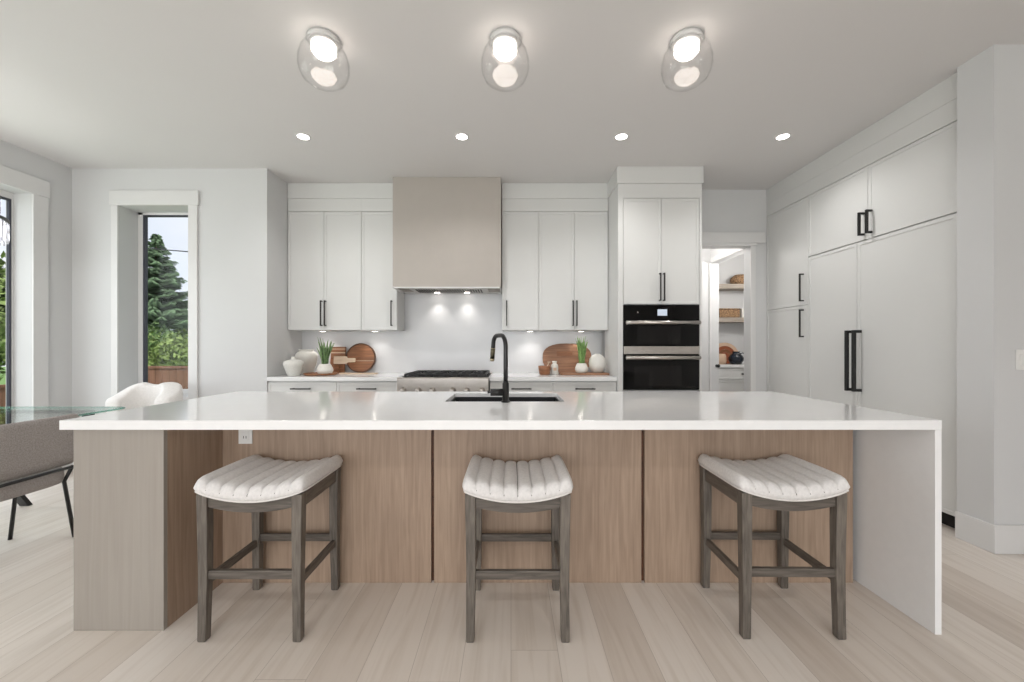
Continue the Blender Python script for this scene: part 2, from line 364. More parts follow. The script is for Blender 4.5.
# wall cabinets. face plane (front of doors) y = 4.364
UY = 4.384; UZ0, UZ1 = 1.40, 2.69; UD = YK-.013-UY
def upper(name, label, xs, handles, group='white wall cabinets above the counter', side=None):
    t = thing(name, label, 'cabinet', (xs[0], UY, UZ0), 0, group)
    wd = xs[-1]-xs[0]; m = MB().box(0, wd, 0, UD, 0, 2.835-UZ0); m.box(0, wd, -.02, 0, UZ1-UZ0+.003, 2.835-UZ0)
    m.build('cabinet_body', 'cab', t, bevel=.001)
    for a, b_, hx in zip(xs, xs[1:], handles):
        d = shaker('door', t, a-xs[0], b_-xs[0], 0, UZ1-UZ0)
        pull(d, hx-xs[0], -.02, 1.582-UZ0, .275)
    return t
X91 = lambda p: (p-VX)/91.65
upper('wall_cabinet', 'white two-door wall cabinet in the corner above the white vases', [-2.435, X91(324), X91(361.3)], [X91(322.1), X91(325.9)])
upper('wall_cabinet', 'white single-door wall cabinet just left of the beige hood', [X91(361.3), -1.244], [X91(392)])
upper('wall_cabinet', 'white single-door wall cabinet just right of the beige hood', [-.098, X91(538.8)], [X91(506.7)])
upper('wall_cabinet', 'white two-door wall cabinet between the hood and the oven tower', [X91(538.8), X91(574.2), 1.058], [X91(572.7), X91(576.4)])
struct(MB().box(-2.437, -1.243, UY-.026, UY+.1, 2.836, CEIL).box(-.10, 1.06, UY-.026, UY+.1, 2.836, CEIL).build('trim_5', 'cab', bevel=.002))

# under-cabinet puck lights
pk = None
for i, (p, lb) in enumerate([(323, 'small round light under the corner wall cabinet, above the plant pot'), (375, 'small round light under the single-door cabinet left of the hood'),
                             (530, 'small round light under the single-door cabinet right of the hood'), (581, 'small round light under the wall cabinet beside the oven tower')]):
    x = (p-VX)/88.0
    if pk is None:
        pk = thing('puck_light', lb, 'light', (x, 4.54, UZ0-.001), 0, 'puck lights under the wall cabinets')
        MB().lathe([(.036, 0), (.036, -.006), (.03, -.008), (.03, -.004)], n=24).build('rim', 'steel', pk)
        MB().lathe([(.029, -.0045), (.029, -.0085), (0, -.0085)], n=24).build('lens', 'puck', pk)
        l = light('lamp', 'SPOT', (0, 0, -.03), (0, 0, 0), 2.4, (1, .96, .92), spot_size=R(120), spot_blend=.9, shadow_soft_size=.03); l.parent = pk
        o = pk
    else: o = copy_tree(pk)
    o.location = (x, 4.54, UZ0-.001); o['label'] = lb

# hood
hd = thing('range_hood', 'boxy greige range hood hanging above the gas range', 'range hood', (-.674, 4.2, 1.835))
hw = .5685
MB().box(-hw, hw, 0, YK-.014-4.2, .012, CEIL-1.835-.001).build('hood_body', 'plaster', hd, bevel=.002)
MB().box(-hw-.003, hw+.003, -.004, 0, 0, .012).box(-hw-.003, -hw+.012, -.004, .474, 0, .012).box(hw-.012, hw+.003, -.004, .474, 0, .012).box(-hw, hw, .40, .474, .0, .012).box(-hw+.012, hw-.012, 0, .04, 0, .012).build('bottom_edge', 'trim', hd)
vi = MB().box(-.42, .42, .04, .40, .002, .012)
vi.build('vent_insert', 'steel', hd, bevel=.002)
vf = MB()
for k in range(26): vf.box(-.36+k*.028, -.36+k*.028+.012, .12, .36, -.003, .002)
vf.build('filter_slats', 'dark', hd)
for sx in (-.17, .17):
    MB().lathe([(.028, .002), (.028, -.004), (0, -.004)], (sx, .375, 0), n=20).build('light_lens', 'puck', hd)
    l = light('lamp', 'SPOT', (sx, .375, -.02), (R(6), 0, 0), 3.4, (1, .95, .9), spot_size=R(90), spot_blend=1, shadow_soft_size=.03); l.parent = hd

# oven tower
TX0, TX1, TY = 1.062, 1.893, 3.985
tw = thing('oven_cabinet', 'tall white cabinet tower housing the built-in black ovens', 'cabinet', (TX0, TY, 0))
tw_w = TX1-TX0; OXa, OXb = 1.113-TX0, 1.866-TX0
MB().box(0, OXa, 0, .55, .1, 1.636).box(OXb, tw_w, 0, .55, .1, 1.636).box(0, tw_w, 0, .55, 1.636, 2.835).box(OXa, OXb, 0, .55, .1, .786).box(OXa, OXb, .5, .55, .786, 1.636)\
    .box(0, tw_w, .06, .55, 0, .1).box(0, tw_w, -.02, 0, 2.693, 2.835).box(0, OXa-.003, -.02, 0, .1, 2.693).box(OXb+.003, tw_w, -.02, 0, .1, 2.693).build('cabinet_body', 'cab', tw, bevel=.001)
md_ = (OXa+OXb)/2
for a, b_, hx in ((OXa, md_, md_-.019), (md_, OXb, md_+.019)):
    d = shaker('door', tw, a, b_, 1.640, 2.69); pull(d, hx, -.02, 1.807, .275)
d = shaker('drawer', tw, OXa, OXb, .12, .78); pull(d, md_, -.02, .68, .25, False)
struct(MB().box(TX0-.012, TX1+.012, TY-.032, YK, 2.836, CEIL).build('trim_6', 'cab', bevel=.002))

ov = thing('double_wall_oven', 'black glass double wall oven with steel bar handles', 'oven', (TX0+md_, TY, 0))
ow = (OXb-OXa)/2-.003; fy = -.028
MB().box(-ow, ow, -.012, .45, .79, 1.632).build('oven_body', 'dark', ov)
o_ = MB().box(-ow, ow, fy, -.012, 1.475, 1.632).build('control_panel', 'ovenglass', ov, bevel=.001)
MB().box(-.04, .055, fy-.001, fy, 1.525, 1.588).build('display', 'screen', o_)
MB().lathe([(.006, 0), (.006, .002), (0, .002)], n=16).move(Matrix.Translation((-.235, fy, 1.558))@Matrix.Rotation(R(90), 4, 'X')).build('indicator', 'steel', o_)
def oven_bar(parent, z):
    m = MB().tube([(-ow+.012, fy-.045, z), (ow-.008, fy-.045, z)], .0185, 14)
    for sx in (-ow+.05, ow-.045): m.box(sx-.012, sx+.012, fy-.045, fy, z-.010, z+.010)
    return m.build('handle', 'steel', parent)
d1 = MB().box(-ow, ow, fy, -.012, 1.225, 1.472).build('oven_door', 'ovenglass', ov, bevel=.001)
MB().box(-.24, .19, fy-.0008, fy, 1.245, 1.42).build('window', 'ovenwin', d1)
oven_bar(d1, 1.455)
MB().box(-ow, ow, fy-.004, -.012, 1.145, 1.222).build('steel_band', 'steel', ov, bevel=.002)
d2 = MB().box(-ow, ow, fy, -.012, .795, 1.138).build('oven_door', 'ovenglass', ov, bevel=.001)
MB().box(-.27, .2, fy-.0008, fy, .83, 1.03).build('window', 'ovenwin', d2)
MB().box(.26, .34, fy-.0008, fy, .820, .825).build('nameplate', 'bronze', d2)
oven_bar(d2, 1.11)

# base cabinets and worktops on the kitchen wall
BY = 4.03
def base(label, x0, x1, group='white drawer units along the kitchen wall'):
    t = thing('base_cabinet', label, 'cabinet', (x0, BY, 0), 0, group); wd = x1-x0
    MB().box(0, wd, 0, .64, .1, .874).box(0, wd, .06, .64, 0, .1).build('cabinet_body', 'cab', t)
    for a, b_ in ((.735, .862), (.43, .73), (.12, .425)):
        d = shaker('drawer', t, 0, wd, a, b_); pull(d, wd/2, -.02, (a+b_)/2 if a > .7 else b_-.06, .20, False, mat='bronze')
    return t
base('white drawer unit at the corner wall, under the white vases', -2.438, -1.75)
base('white drawer unit between the corner unit and the gas range', -1.75, -1.125)
base('white drawer unit just right of the gas range', -.213, .42)
base('white drawer unit beside the oven tower, under the snake plant', .42, 1.058)
def wtop(label, x0, x1):
    o = MB().box(x0, x1, 3.995, YK-.013, .875, .915).build('worktop', 'quartz', bevel=.002)
    return tag(o, label, 'countertop', 'white worktops along the kitchen wall')
wtop('white quartz worktop between the corner wall and the gas range', -2.439, -1.122)
wtop('white quartz worktop between the gas range and the oven tower', -.216, 1.059)

# range
rg = thing('gas_range', 'stainless steel gas range with black cast iron grates', 'range', (-.669, 3.93, 0))
rw = .449
MB().box(-rw, rw, .03, .74, .1, .905).box(-rw, rw, .69, .745, .905, .918).box(-rw+.03, rw-.03, .08, .7, .0, .1).build('range_body', 'steel', rg, bevel=.002)
MB().prism([(0, .70), (-.015, .72), (-.015, .905), (-.01, .915), (.05, .915), (.05, .70)], -rw, rw, 'x').build('control_panel', 'steel', rg, bevel=.003)
MB().box(-rw+.012, rw-.012, .05, .69, .905, .910).build('cooktop', 'dark', rg)
for k in range(3):
    cx = -.262+.272*k+.0; m = MB(); x0, x1, y0, y1 = cx-.131, cx+.131, .09, .68; z = .94; r = .0075
    for yy in (y0, (y0+y1)/2, y1): m.box(x0, x1, yy-r, yy+r, z-r, z+r)
    for xx in (x0, x1): m.box(xx-r, xx+r, y0, y1, z-r, z+r)
    for yc in (y0+.155, y1-.155):
        for a in range(8):
            ca, sa = cos(a*pi/4), sin(a*pi/4); e = .13
            m.tube([(cx+ca*.035, yc+sa*.035, z+.008), (cx+ca*e, yc+sa*e, z+.003)], .007, 6)
    for xx in (x0, x1):
        for yy in (y0, (y0+y1)/2, y1): m.box(xx-.01, xx+.01, yy-.01, yy+.01, .91, z)
    m.build('grate', 'castiron', rg)
    for yc in (y0+.155, y1-.155):
        MB().lathe([(.05, .91), (.05, .918), (.034, .92), (.034, .93), (.028, .933), (0, .933)], (cx, yc, 0), n=20).build('burner', 'castiron', rg)
for kx in (-.385, -.235, -.10, .10, .235, .385):
    kb = MB().lathe([(.028, 0), (.03, .006), (.024, .012), (.022, .045), (.018, .05), (0, .05)], n=20).move(Matrix.Translation((kx, -.015, .79))@Matrix.Rotation(R(90), 4, 'X')).build('knob', 'steel', rg)
od = MB().box(-rw+.005, rw-.005, .0, .03, .15, .69).build('oven_door', 'steel', rg, bevel=.003)
MB().tube([(-rw+.06, -.05, .64), (rw-.06, -.05, .64)], .012, 12).box(-rw+.08, -rw+.1, -.05, 0, .63, .65).box(rw-.1, rw-.08, -.05, 0, .63, .65).build('handle', 'steel', od)

# right-hand tall units (face x = 2.9, local x runs from the back wall towards the camera)
RX = 2.92
def runit(name, label, cat, d_far, d_near): return thing(name, label, cat, (RX, d_far, 0), R(-90))
CD = .68
pc = runit('pantry_cabinet', 'tall white two-door pantry cabinet beside the doorway', 'cabinet', 4.538, 3.906); L = 4.538-3.906
MB().box(0, L, 0, CD, .1, 2.835).box(0, L, .06, CD, 0, .1).box(0, L, -.02, 0, 2.693, 2.835).build('cabinet_body', 'cab', pc)
d = shaker('door', pc, 0, L, 1.63, 2.69); pull(d, 4.538-3.965, -.02, 1.805, .275, r=.0065, mat='black')
d = shaker('door', pc, 0, L, .105, 1.628); pull(d, 4.538-3.965, -.02, 1.45, .275, r=.0065, mat='black')
uc = runit('overhead_cabinet', 'white two-door overhead cabinet above the panelled refrigerator', 'cabinet', 3.905, 2.597); L = 3.905-2.597
MB().box(0, L, 0, CD, 2.092, 2.835).box(0, L, -.02, 0, 2.693, 2.835).build('cabinet_body', 'cab', uc)
d = shaker('door', uc, 0, L/2, 2.094, 2.69); pull(d, L/2-.035, -.02, 2.225, .19, r=.0085, mat='black')
d = shaker('door', uc, L/2, L, 2.094, 2.69); pull(d, L/2+.035, -.02, 2.225, .19, r=.0085, mat='black')
fr = runit('refrigerator', 'built-in refrigerator with tall white panel doors and long black handles', 'refrigerator', 3.905, 2.597)
MB().box(0, L, 0, CD, .1, 2.088).build('fridge_body', 'cab', fr)
MB().box(0, L, .05, CD, 0, .1).build('toe_kick', 'dark', fr)
sp = 3.905-3.353
d = shaker('door', fr, 0, sp, .105, 2.088); pull(d, sp-.035, -.02, 1.10, .51, r=.0115, so=.045, mat='black')
d = shaker('door', fr, sp, L, .105, 2.088); pull(d, sp+.035, -.02, 1.10, .51, r=.0115, so=.045, mat='black')
struct(MB().box(RX-.022, RX+.3, 2.597, YD, 2.836, CEIL).build('trim_7', 'cab', bevel=.002))

# ------------------------------------------------------------ island
IY0, IY1 = 1.688, 2.785; IX0, IX1 = -1.907, 1.819; ZT, ZB = .905, .865
wt = thing('island_worktop', 'white quartz island worktop with a waterfall end on the right', 'countertop', (0, 0, 0))
SX0, SX1, SY0, SY1 = -.376, .305, 2.275, 2.68
m = MB(); xs = [IX0, SX0, SX1, IX1]; ys = [IY0, SY0, SY1, IY1]
T = {}; Bt = {}
for i, x in enumerate(xs):
    for j, y in enumerate(ys): T[i, j] = m.bm.verts.new((x, y, ZT)); Bt[i, j] = m.bm.verts.new((x, y, ZB))
for i in range(3):
    for j in range(3):
        if (i, j) == (1, 1): continue
        m.bm.faces.new((T[i, j], T[i+1, j], T[i+1, j+1], T[i, j+1])); m.bm.faces.new((Bt[i, j+1], Bt[i+1, j+1], Bt[i+1, j], Bt[i, j]))
for k in range(3):
    for a, b_ in (((k, 0), (k+1, 0)), ((k, 3), (k+1, 3)), ((0, k), (0, k+1)), ((3, k), (3, k+1))):
        m.bm.faces.new((T[a], Bt[a], Bt[b_], T[b_]))
for a, b_ in (((1, 1), (2, 1)), ((2, 1), (2, 2)), ((2, 2), (1, 2)), ((1, 2), (1, 1))): m.bm.faces.new((T[a], Bt[a], Bt[b_], T[b_]))
m.build('slab', 'quartz', wt, bevel=.0015)
MB().box(IX1-.028, IX1-.0005, IY0+.0005, IY1-.0005, 0, ZB-.0005).build('waterfall_panel', 'quartz', wt, bevel=.0015)

isl = thing('kitchen_island', 'long oak kitchen island with three panels facing the stools', 'kitchen island', (0, 0, 0))
PY = 2.06; zt = ZB-.001
for x0, x1 in ((-1.486, -.411), (-.396, .672), (.688, 1.762)):
    MB().box(x0, x1, PY, PY+.02, 0, zt).build('front_panel', 'oak', isl, bevel=.0015)
MB().box(-1.486, 1.778, PY+.022, PY+.04, 0, zt).box(-1.479, 1.785, 2.73, 2.75, .1, zt).box(-1.479, 1.785, PY+.04, 2.73, .1, .12).box(-1.479, 1.785, PY+.04, 2.69, 0, .1).build('carcass', 'darkac', isl)
eb = MB().box(-1.873, -1.487, 1.712, 1.732, 0, zt).build('end_panel', 'glareoak', isl, bevel=.0015); eb['label'] = 'oak front of the end block, glare in its pale colour'
MB().box(-1.505, -1.487, 1.733, PY+.04, 0, zt).build('side_panel', 'oak', isl, bevel=.001)
MB().box(-1.873, -1.853, 1.734, 2.75, 0, zt).build('side_panel', 'glareoak', isl, bevel=.001)
MB().box(-1.852, -1.51, 2.73, 2.75, 0, zt).build('back_panel', 'oak', isl)
for k in range(5):
    x0 = -1.479+k*.6528; dd = shaker('door', isl, x0, x0+.6528, .11, zt-.005); dd.location = (0, 2.751, 0)
    dd.rotation_euler = (0, 0, pi); dd.location.x = 2*x0+.6528

# sink
sk = thing('kitchen_sink', 'black undermount sink set into the island worktop', 'sink', ((SX0+SX1)/2, (SY0+SY1)/2, ZB))
a, b_ = (SX1-SX0)/2-.001, (SY1-SY0)/2-.001; h = .22; e = .008; tp = .016
MB().box(-a, a, -b_, -b_+e, -h, tp).box(-a, a, b_-e, b_, -h, tp).box(-a, -a+e, -b_+e, b_-e, -h, tp).box(a-e, a, -b_+e, b_-e, -h, tp).box(-a, a, -b_, b_, -h-e, -h).build('basin', 'sink', sk)
MB().lathe([(.045, -h), (.045, -h+.003), (.03, -h+.004), (.02, -h+.001), (0, -h+.001)], (0, .05, 0), n=24).build('drain', 'steel', sk)

# faucet
fc = thing('kitchen_faucet', 'matte black gooseneck faucet with brushed nickel spray tip', 'faucet', (-.030, 2.25, ZT+.0005))
MB().lathe([(.026, 0), (.026, .006), (.0185, .008), (.0185, .105), (.0135, .112), (.0135, .12)], n=24).build('base', 'black', fc)
dx, dy = -.085, .15; nrm = math.hypot(dx, dy); ux, uy = dx/nrm, dy/nrm
pts = [(0, 0, .11), (0, 0, .2), (0, 0, .31)]; rr = .055
for k in range(1, 13):
    a = pi/2*k/12; pts.append((ux*rr*(1-cos(a)), uy*rr*(1-cos(a)), .31+rr*1.2*sin(a)))
L2 = nrm-rr*1.4
for k in range(1, 13):
    a = (pi/2-.18)*k/12; pts.append((ux*(rr+L2*.5+rr*.9*sin(a)), uy*(rr+L2*.5+rr*.9*sin(a)), .31+rr*1.2-rr*.9*(1-cos(a))))
e = Vector(pts[-1]); dv = Vector((ux*.16, uy*.16, -1)).normalized()
for k in range(1, 4): pts.append(tuple(e+dv*.012*k))
MB().tube(pts, .0125, 14).build('neck', 'black', fc)
e = Vector(pts[-1])
sh = MB().tube([e, e+dv*.02, e+dv*.06], [.0135, .0135, .0135], 14).build('spray_head', 'gunmetal', fc)
MB().tube([e-dv*.004, e-dv*.001], .0145, 14).build('collar', 'nickel', fc)
MB().tube([e+dv*.06, e+dv*.075], [.0137, .012], 14).build('spray_tip', 'nickel', sh)
hn = MB().tube([(-.015, 0, .055), (-.085, 0, .055)], .0205, 16).tube([(-.085, 0, .055), (-.098, -.0, .055)], [.0045, .0045], 8).build('handle', 'black', fc)
MB().tube([(-.096, -.0, .056), (-.102, -.0, .056)], .008, 8).build('lever_tip', 'black', hn)

# outlet on the island panel
ol = thing('power_outlet', 'white double power outlet on the oak panel under the worktop', 'outlet', (-1.365, PY, .775))
MB().box(-.035, .035, -.006, -.0005, -.0575, .0575).build('cover_plate', 'plastic', ol, bevel=.002)
for z in (-.024, .024):
    q = MB().box(-.017, .017, -.009, -.006, z-.018, z+.018).build('socket', 'plastic', ol, bevel=.002)
    MB().box(-.008, -.005, -.0095, -.009, z-.005, z+.008).box(.005, .008, -.0095, -.009, z-.005, z+.008).build('slots', 'dark', q)
sw = thing('light_switch', 'white rocker light switch on the right column wall', 'switch', (3.01, 2.36, 1.14))
MB().box(-.035, .035, -.006, -.0005, -.06, .06).build('cover_plate', 'plastic', sw, bevel=.002)
MB().box(-.017, .017, -.010, -.006, -.033, .033).build('rocker', 'plastic', sw, bevel=.002)

# ------------------------------------------------------------ stools
def saddle(u): return .040*u*u
def make_stool():
    t = thing('bar_stool', '', 'stool', (0, 0, 0), 0, 'upholstered bar stools at the island')
    W, D = .233, .207; base = .598
    us = [-1, -.996, -.988, -.975, -.96]+[-.94+1.88*i/120 for i in range(121)]+[.96, .975, .988, .996, 1]
    vs = [-1, -.996, -.985, -.965, -.94]+[-.9+1.8*i/16 for i in range(17)]+[.94, .965, .985, .996, 1]
    nu, nv = len(us)-1, len(vs)-1
    m = MB(); b = m.bm; top = {}
    def plan(u, v): return u*W*(1-.04*v**8), v*D*(1-.035*u**8)
    def rnd_edge(t_, half, r):
        d = (1-abs(t_))*half
        return 1 if d >= r else math.sqrt(max(0, 1-(1-d/r)**2))
    for i, u in enumerate(us):
        for j, v in enumerate(vs):
            e_ = rnd_edge(u, W, .030)*rnd_edge(v, D, .034)
            ch = abs(sin(4*pi*(u+1)))**.30
            z = base+saddle(u)+(.046+.004*(1-v*v))*e_+.020*(ch-1)*e_**.5
            px_, py_ = plan(u, v); top[i, j] = b.verts.new((px_, py_*(1+.006*(ch-1)), z))
    for i in range(nu):
        for j in range(nv):
            f = b.faces.new((top[i, j], top[i+1, j], top[i+1, j+1], top[i, j+1])); f.smooth = True
    # lower skirt: rim ring a little lower and inset, closed by a strip bottom
    rim = [(i, 0) for i in range(nu)]+[(nu, j) for j in range(nv)]+[(i, nv) for i in range(nu, 0, -1)]+[(0, j) for j in range(nv, 0, -1)]
    low = [b.verts.new((top[k].co.x*.972, top[k].co.y*.972, top[k].co.z-.017)) for k in rim]
    for a in range(len(rim)):
        c = (a+1) % len(rim)
        f = b.faces.new((top[rim[a]], low[a], low[c], top[rim[c]])); f.smooth = True
    # bottom quads between front row and rear row
    lf = {k: low[i] for i, k in enumerate(rim)}
    for i in range(nu):
        b.faces.new((lf[i, 0], lf[i, nv], lf[i+1, nv], lf[i+1, 0]))
    # side closures
    b.faces.new([lf[0, j] for j in range(nv+1)]); b.faces.new([lf[nu, j] for j in range(nv, -1, -1)])
    seat = m.build('seat', 'linen', t)
    q_ = [(-1+2*i/24, -1) for i in range(24)]+[(1, -1+2*i/16) for i in range(16)]+[(1-2*i/24, 1) for i in range(24)]+[(-1, 1-2*i/16) for i in range(16)]
    MB().tube([(plan(u, v)[0]*.972, plan(u, v)[1]*.972, base+saddle(u)-.017) for u, v in q_], .0034, 8, closed=True).build('welting', 'welt', seat)
    sm = MB()  # seam lines: dark tubes in the grooves stand in for crease shade
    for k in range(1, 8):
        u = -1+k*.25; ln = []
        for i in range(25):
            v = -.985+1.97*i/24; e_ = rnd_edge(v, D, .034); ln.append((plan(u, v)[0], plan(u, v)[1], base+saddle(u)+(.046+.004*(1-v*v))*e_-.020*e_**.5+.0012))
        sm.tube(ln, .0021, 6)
    sm.build('seam_shade', 'seamshade', seat)
    # frame: curved aprons
    z0 = base-.019
    lx, ly = .196, .172
    for s in (-1, 1):
        m = MB(); N = 16; prev = None
        for i in range(N+1):
            u = -1+2*i/N; x = u*(lx-.016); zt_ = z0+saddle(u*.9)-.001; zb = z0-.055+.024*u*u+.006
            q = [m.bm.verts.new((x, s*ly-.011, zb)), m.bm.verts.new((x, s*ly+.011, zb)), m.bm.verts.new((x, s*ly+.011, zt_)), m.bm.verts.new((x, s*ly-.011, zt_))]
            if prev:
                for k in range(4): m.bm.faces.new((prev[k], prev[(k+1) % 4], q[(k+1) % 4], q[k]))
            else: m.bm.faces.new(q)
            prev = q
        m.bm.faces.new(list(reversed(prev)))
        m.build('apron', 'greywoodx', t, bevel=.002)
    for s in (-1, 1):
        MB().box(s*lx-.011, s*lx+.011, -ly+.016, ly-.016, z0-.035, z0+.026).build('apron', 'greywoody', t, bevel=.002)
    ztop = z0+.030
    for sx in (-1, 1):
        for sy in (-1, 1):
            m = MB(); b = m.bm; prev = None
            prof = [(0, .0145, .000), (.006, .017, .0), (.10, .0175, -.001), (.28, .019, -.003), (.45, .0205, -.002), (ztop, .0215, 0)]
            for z, hh, off in prof:
                cx, cy = sx*(lx+off), sy*(ly+off+ .004*(1-z/ztop))
                q = [b.verts.new((cx-hh, cy-hh, z)), b.verts.new((cx+hh, cy-hh, z)), b.verts.new((cx+hh, cy+hh, z)), b.verts.new((cx-hh, cy+hh, z))]
                if prev:
                    for k in range(4): b.faces.new((prev[k], prev[(k+1) % 4], q[(k+1) % 4], q[k]))
                else: b.faces.new(list(reversed(q)))
                prev = q
            b.faces.new(prev)
            m.build('leg', 'greywood', t, bevel=.003)
    for sy, zz in ((-1, .272), (1, .262)): MB().box(-lx+.015, lx-.015, sy*ly-.010, sy*ly+.010, zz-.018, zz+.018).build('stretcher', 'greywoodx', t, bevel=.003)
    for sx in (-1, 1): MB().box(sx*(lx-.002)-.010, sx*(lx-.002)+.010, -ly+.015, ly-.015, .222, .255).build('stretcher', 'greywoody', t, bevel=.003)
    return t
st = make_stool()
for i, (x, y, rz, lb) in enumerate([(-1.077, 1.835, 0, 'grey channel-tufted bar stool beside the pale end block, under the outlet'),
                                (.028, 1.832, 0, 'grey channel-tufted bar stool in front of the middle oak panel'),
                                (1.178, 1.85, -.01, 'grey channel-tufted bar stool beside the white waterfall panel')]):
    o = st if i == 0 else copy_tree(st)
    o.location = (x, y, 0); o.rotation_euler = (0, 0, rz); o['label'] = lb

# ------------------------------------------------------------ ceiling lights
dl = None
for i, (p, py, lb) in enumerate([(304, 137, 'recessed ceiling downlight above the corner wall cabinet, leftmost of the row of four'), (462, 137, 'recessed ceiling downlight just left of centre, in front of the hood'),
                                 (621, 136, 'recessed ceiling downlight in front of the oven tower'), (782, 134, 'recessed ceiling downlight nearest the tall white cabinets')]):
    x = (p-VX)/117.6
    if dl is None:
        dl = thing('recessed_downlight', lb, 'ceiling light', (x, 3.39, CEIL), 0, 'recessed ceiling downlights')
        MB().lathe([(.058, 0), (.058, -.003), (.047, -.006), (.047, 0)], n=32).build('trim_ring', 'trim', dl)
        MB().lathe([(.046, -.0005), (.046, -.004), (0, -.004)], n=32).build('lens', 'downlight', dl)
        l = light('lamp', 'SPOT', (0, 0, -.02), (0, 0, 0), 29, (1, .985, .97), spot_size=R(140), spot_blend=.8, shadow_soft_size=.05); l.parent = dl
        o = dl
    else: o = copy_tree(dl)
    o.location = (x, 3.39, CEIL); o['label'] = lb
fm = None
for i, (x, lb) in enumerate([(-1.085, 'clear glass globe ceiling light above the left end of the island'), (-.034, 'clear glass globe ceiling light above the middle of the island'),
                             (1.018, 'clear glass globe ceiling light above the right end of the island')]):
    if fm is None:
        fm = thing('globe_ceiling_light', lb, 'ceiling light', (x, 2.32, CEIL), 0, 'glass globe lights above the island')
        MB().lathe([(.088, 0), (.088, -.018), (.082, -.024), (0, -.024)], n=40).build('canopy', 'trim', fm)
        MB().lathe([(.074, -.024), (.074, -.036), (.062, -.037)], n=40).build('collar', 'trim', fm)
        MB().lathe([(.062, -.037), (.066, -.05), (.066, -.075), (.0675, -.066), (.0645, -.0675), (.066, -.069), (.061, -.082), (.050, -.094), (.034, -.103), (.015, -.107), (0, -.108)], n=40).build('lamp_shade', 'opal', fm)
        outer = [(.085, -.026), (.105, -.045), (.128, -.085), (.139, -.13), (.139, -.17), (.132, -.20), (.118, -.228), (.095, -.246), (.06, -.257), (.03, -.26), (0, -.261)]
        inner = [(0, -.256), (.03, -.255), (.06, -.252), (.093, -.241), (.115, -.224), (.128, -.198), (.135, -.169), (.135, -.13), (.124, -.087), (.101, -.047), (.081, -.026)]
        m = MB(); m.lathe(outer+inner+[outer[0]], n=56); 
        bmesh.ops.remove_doubles(m.bm, verts=m.bm.verts, dist=1e-6)
        m.build('globe', 'globe', fm, sub=0)
        o = fm
    else: o = copy_tree(fm)
    o.location = (x, 2.32, CEIL); o['label'] = lb
# unseen lights added as fill: living side behind the viewer, hall and pantry
lv = bpy.data.lights.new('fill_living', 'SPOT'); lv.energy = 54; lv.spot_size = R(150); lv.spot_blend = .8; lv.shadow_soft_size = .06; lv.color = (1, .985, .97)
for i, (x, y) in enumerate([(-3, -1.2), (-1, -1.2), (1, -1.2), (3, -1.2), (-3, -3.4), (-1, -3.4), (1, -3.4), (3, -3.4)]):
    o = copy_tree(dl); o.location = (x, y, CEIL); o['label'] = 'added fill downlight, unseen, over the living side behind the island stools'; o['group'] = 'added fill downlights over the living side'
    for c_ in o.children:
        if c_.type == 'LIGHT': c_.data = lv
light('lamp', 'POINT', (3.25, 4.95, 2.2), (0, 0, 0), 15, (1, .97, .93), shadow_soft_size=.1)  # bare point light added to brighten the pantry
light('lamp', 'POINT', (2.25, 5.0, 2.5), (0, 0, 0), 7, (1, .97, .93), shadow_soft_size=.1)  # bare point light added to brighten the hall

# ------------------------------------------------------------ counter decor
ZC = .9155
def lathe_thing(name, mat, prof, loc, label, cat, n=40, group=None):
    o = MB().lathe(prof, n=n).build(name, mat); o.location = loc; return tag(o, label, cat, group)
# vases at left
v = thing('lidded_jar', 'small squat white ribbed vase nearest the corner wall', 'vase', (-2.255, 4.15, ZC))
MB().lathe([(0, 0), (.052, 0), (.058, .01), (.078, .06), (.096, .11), (.098, .13), (.09, .15), (.06, .166), (.03, .17), (.026, .172)], n=40).build('vase_body', 'ceramic_t', v)
MB().lathe([(.03, .168), (.024, .176), (.022, .19), (.028, .198), (.024, .199), (.018, .19), (.018, .172)], n=24).build('vase_neck', 'ceramic', v)
lathe_thing('ginger_vase', 'ceramic', [(0, 0), (.06, 0), (.068, .008), (.088, .07), (.108, .14), (.114, .19), (.108, .225), (.09, .245), (.076, .25), (.074, .262), (.082, .272), (.076, .274), (.066, .264), (.066, .24), (0, .1)],
            (-2.27, 4.44, ZC), 'large off-white urn vase behind the small squat vase', 'vase')
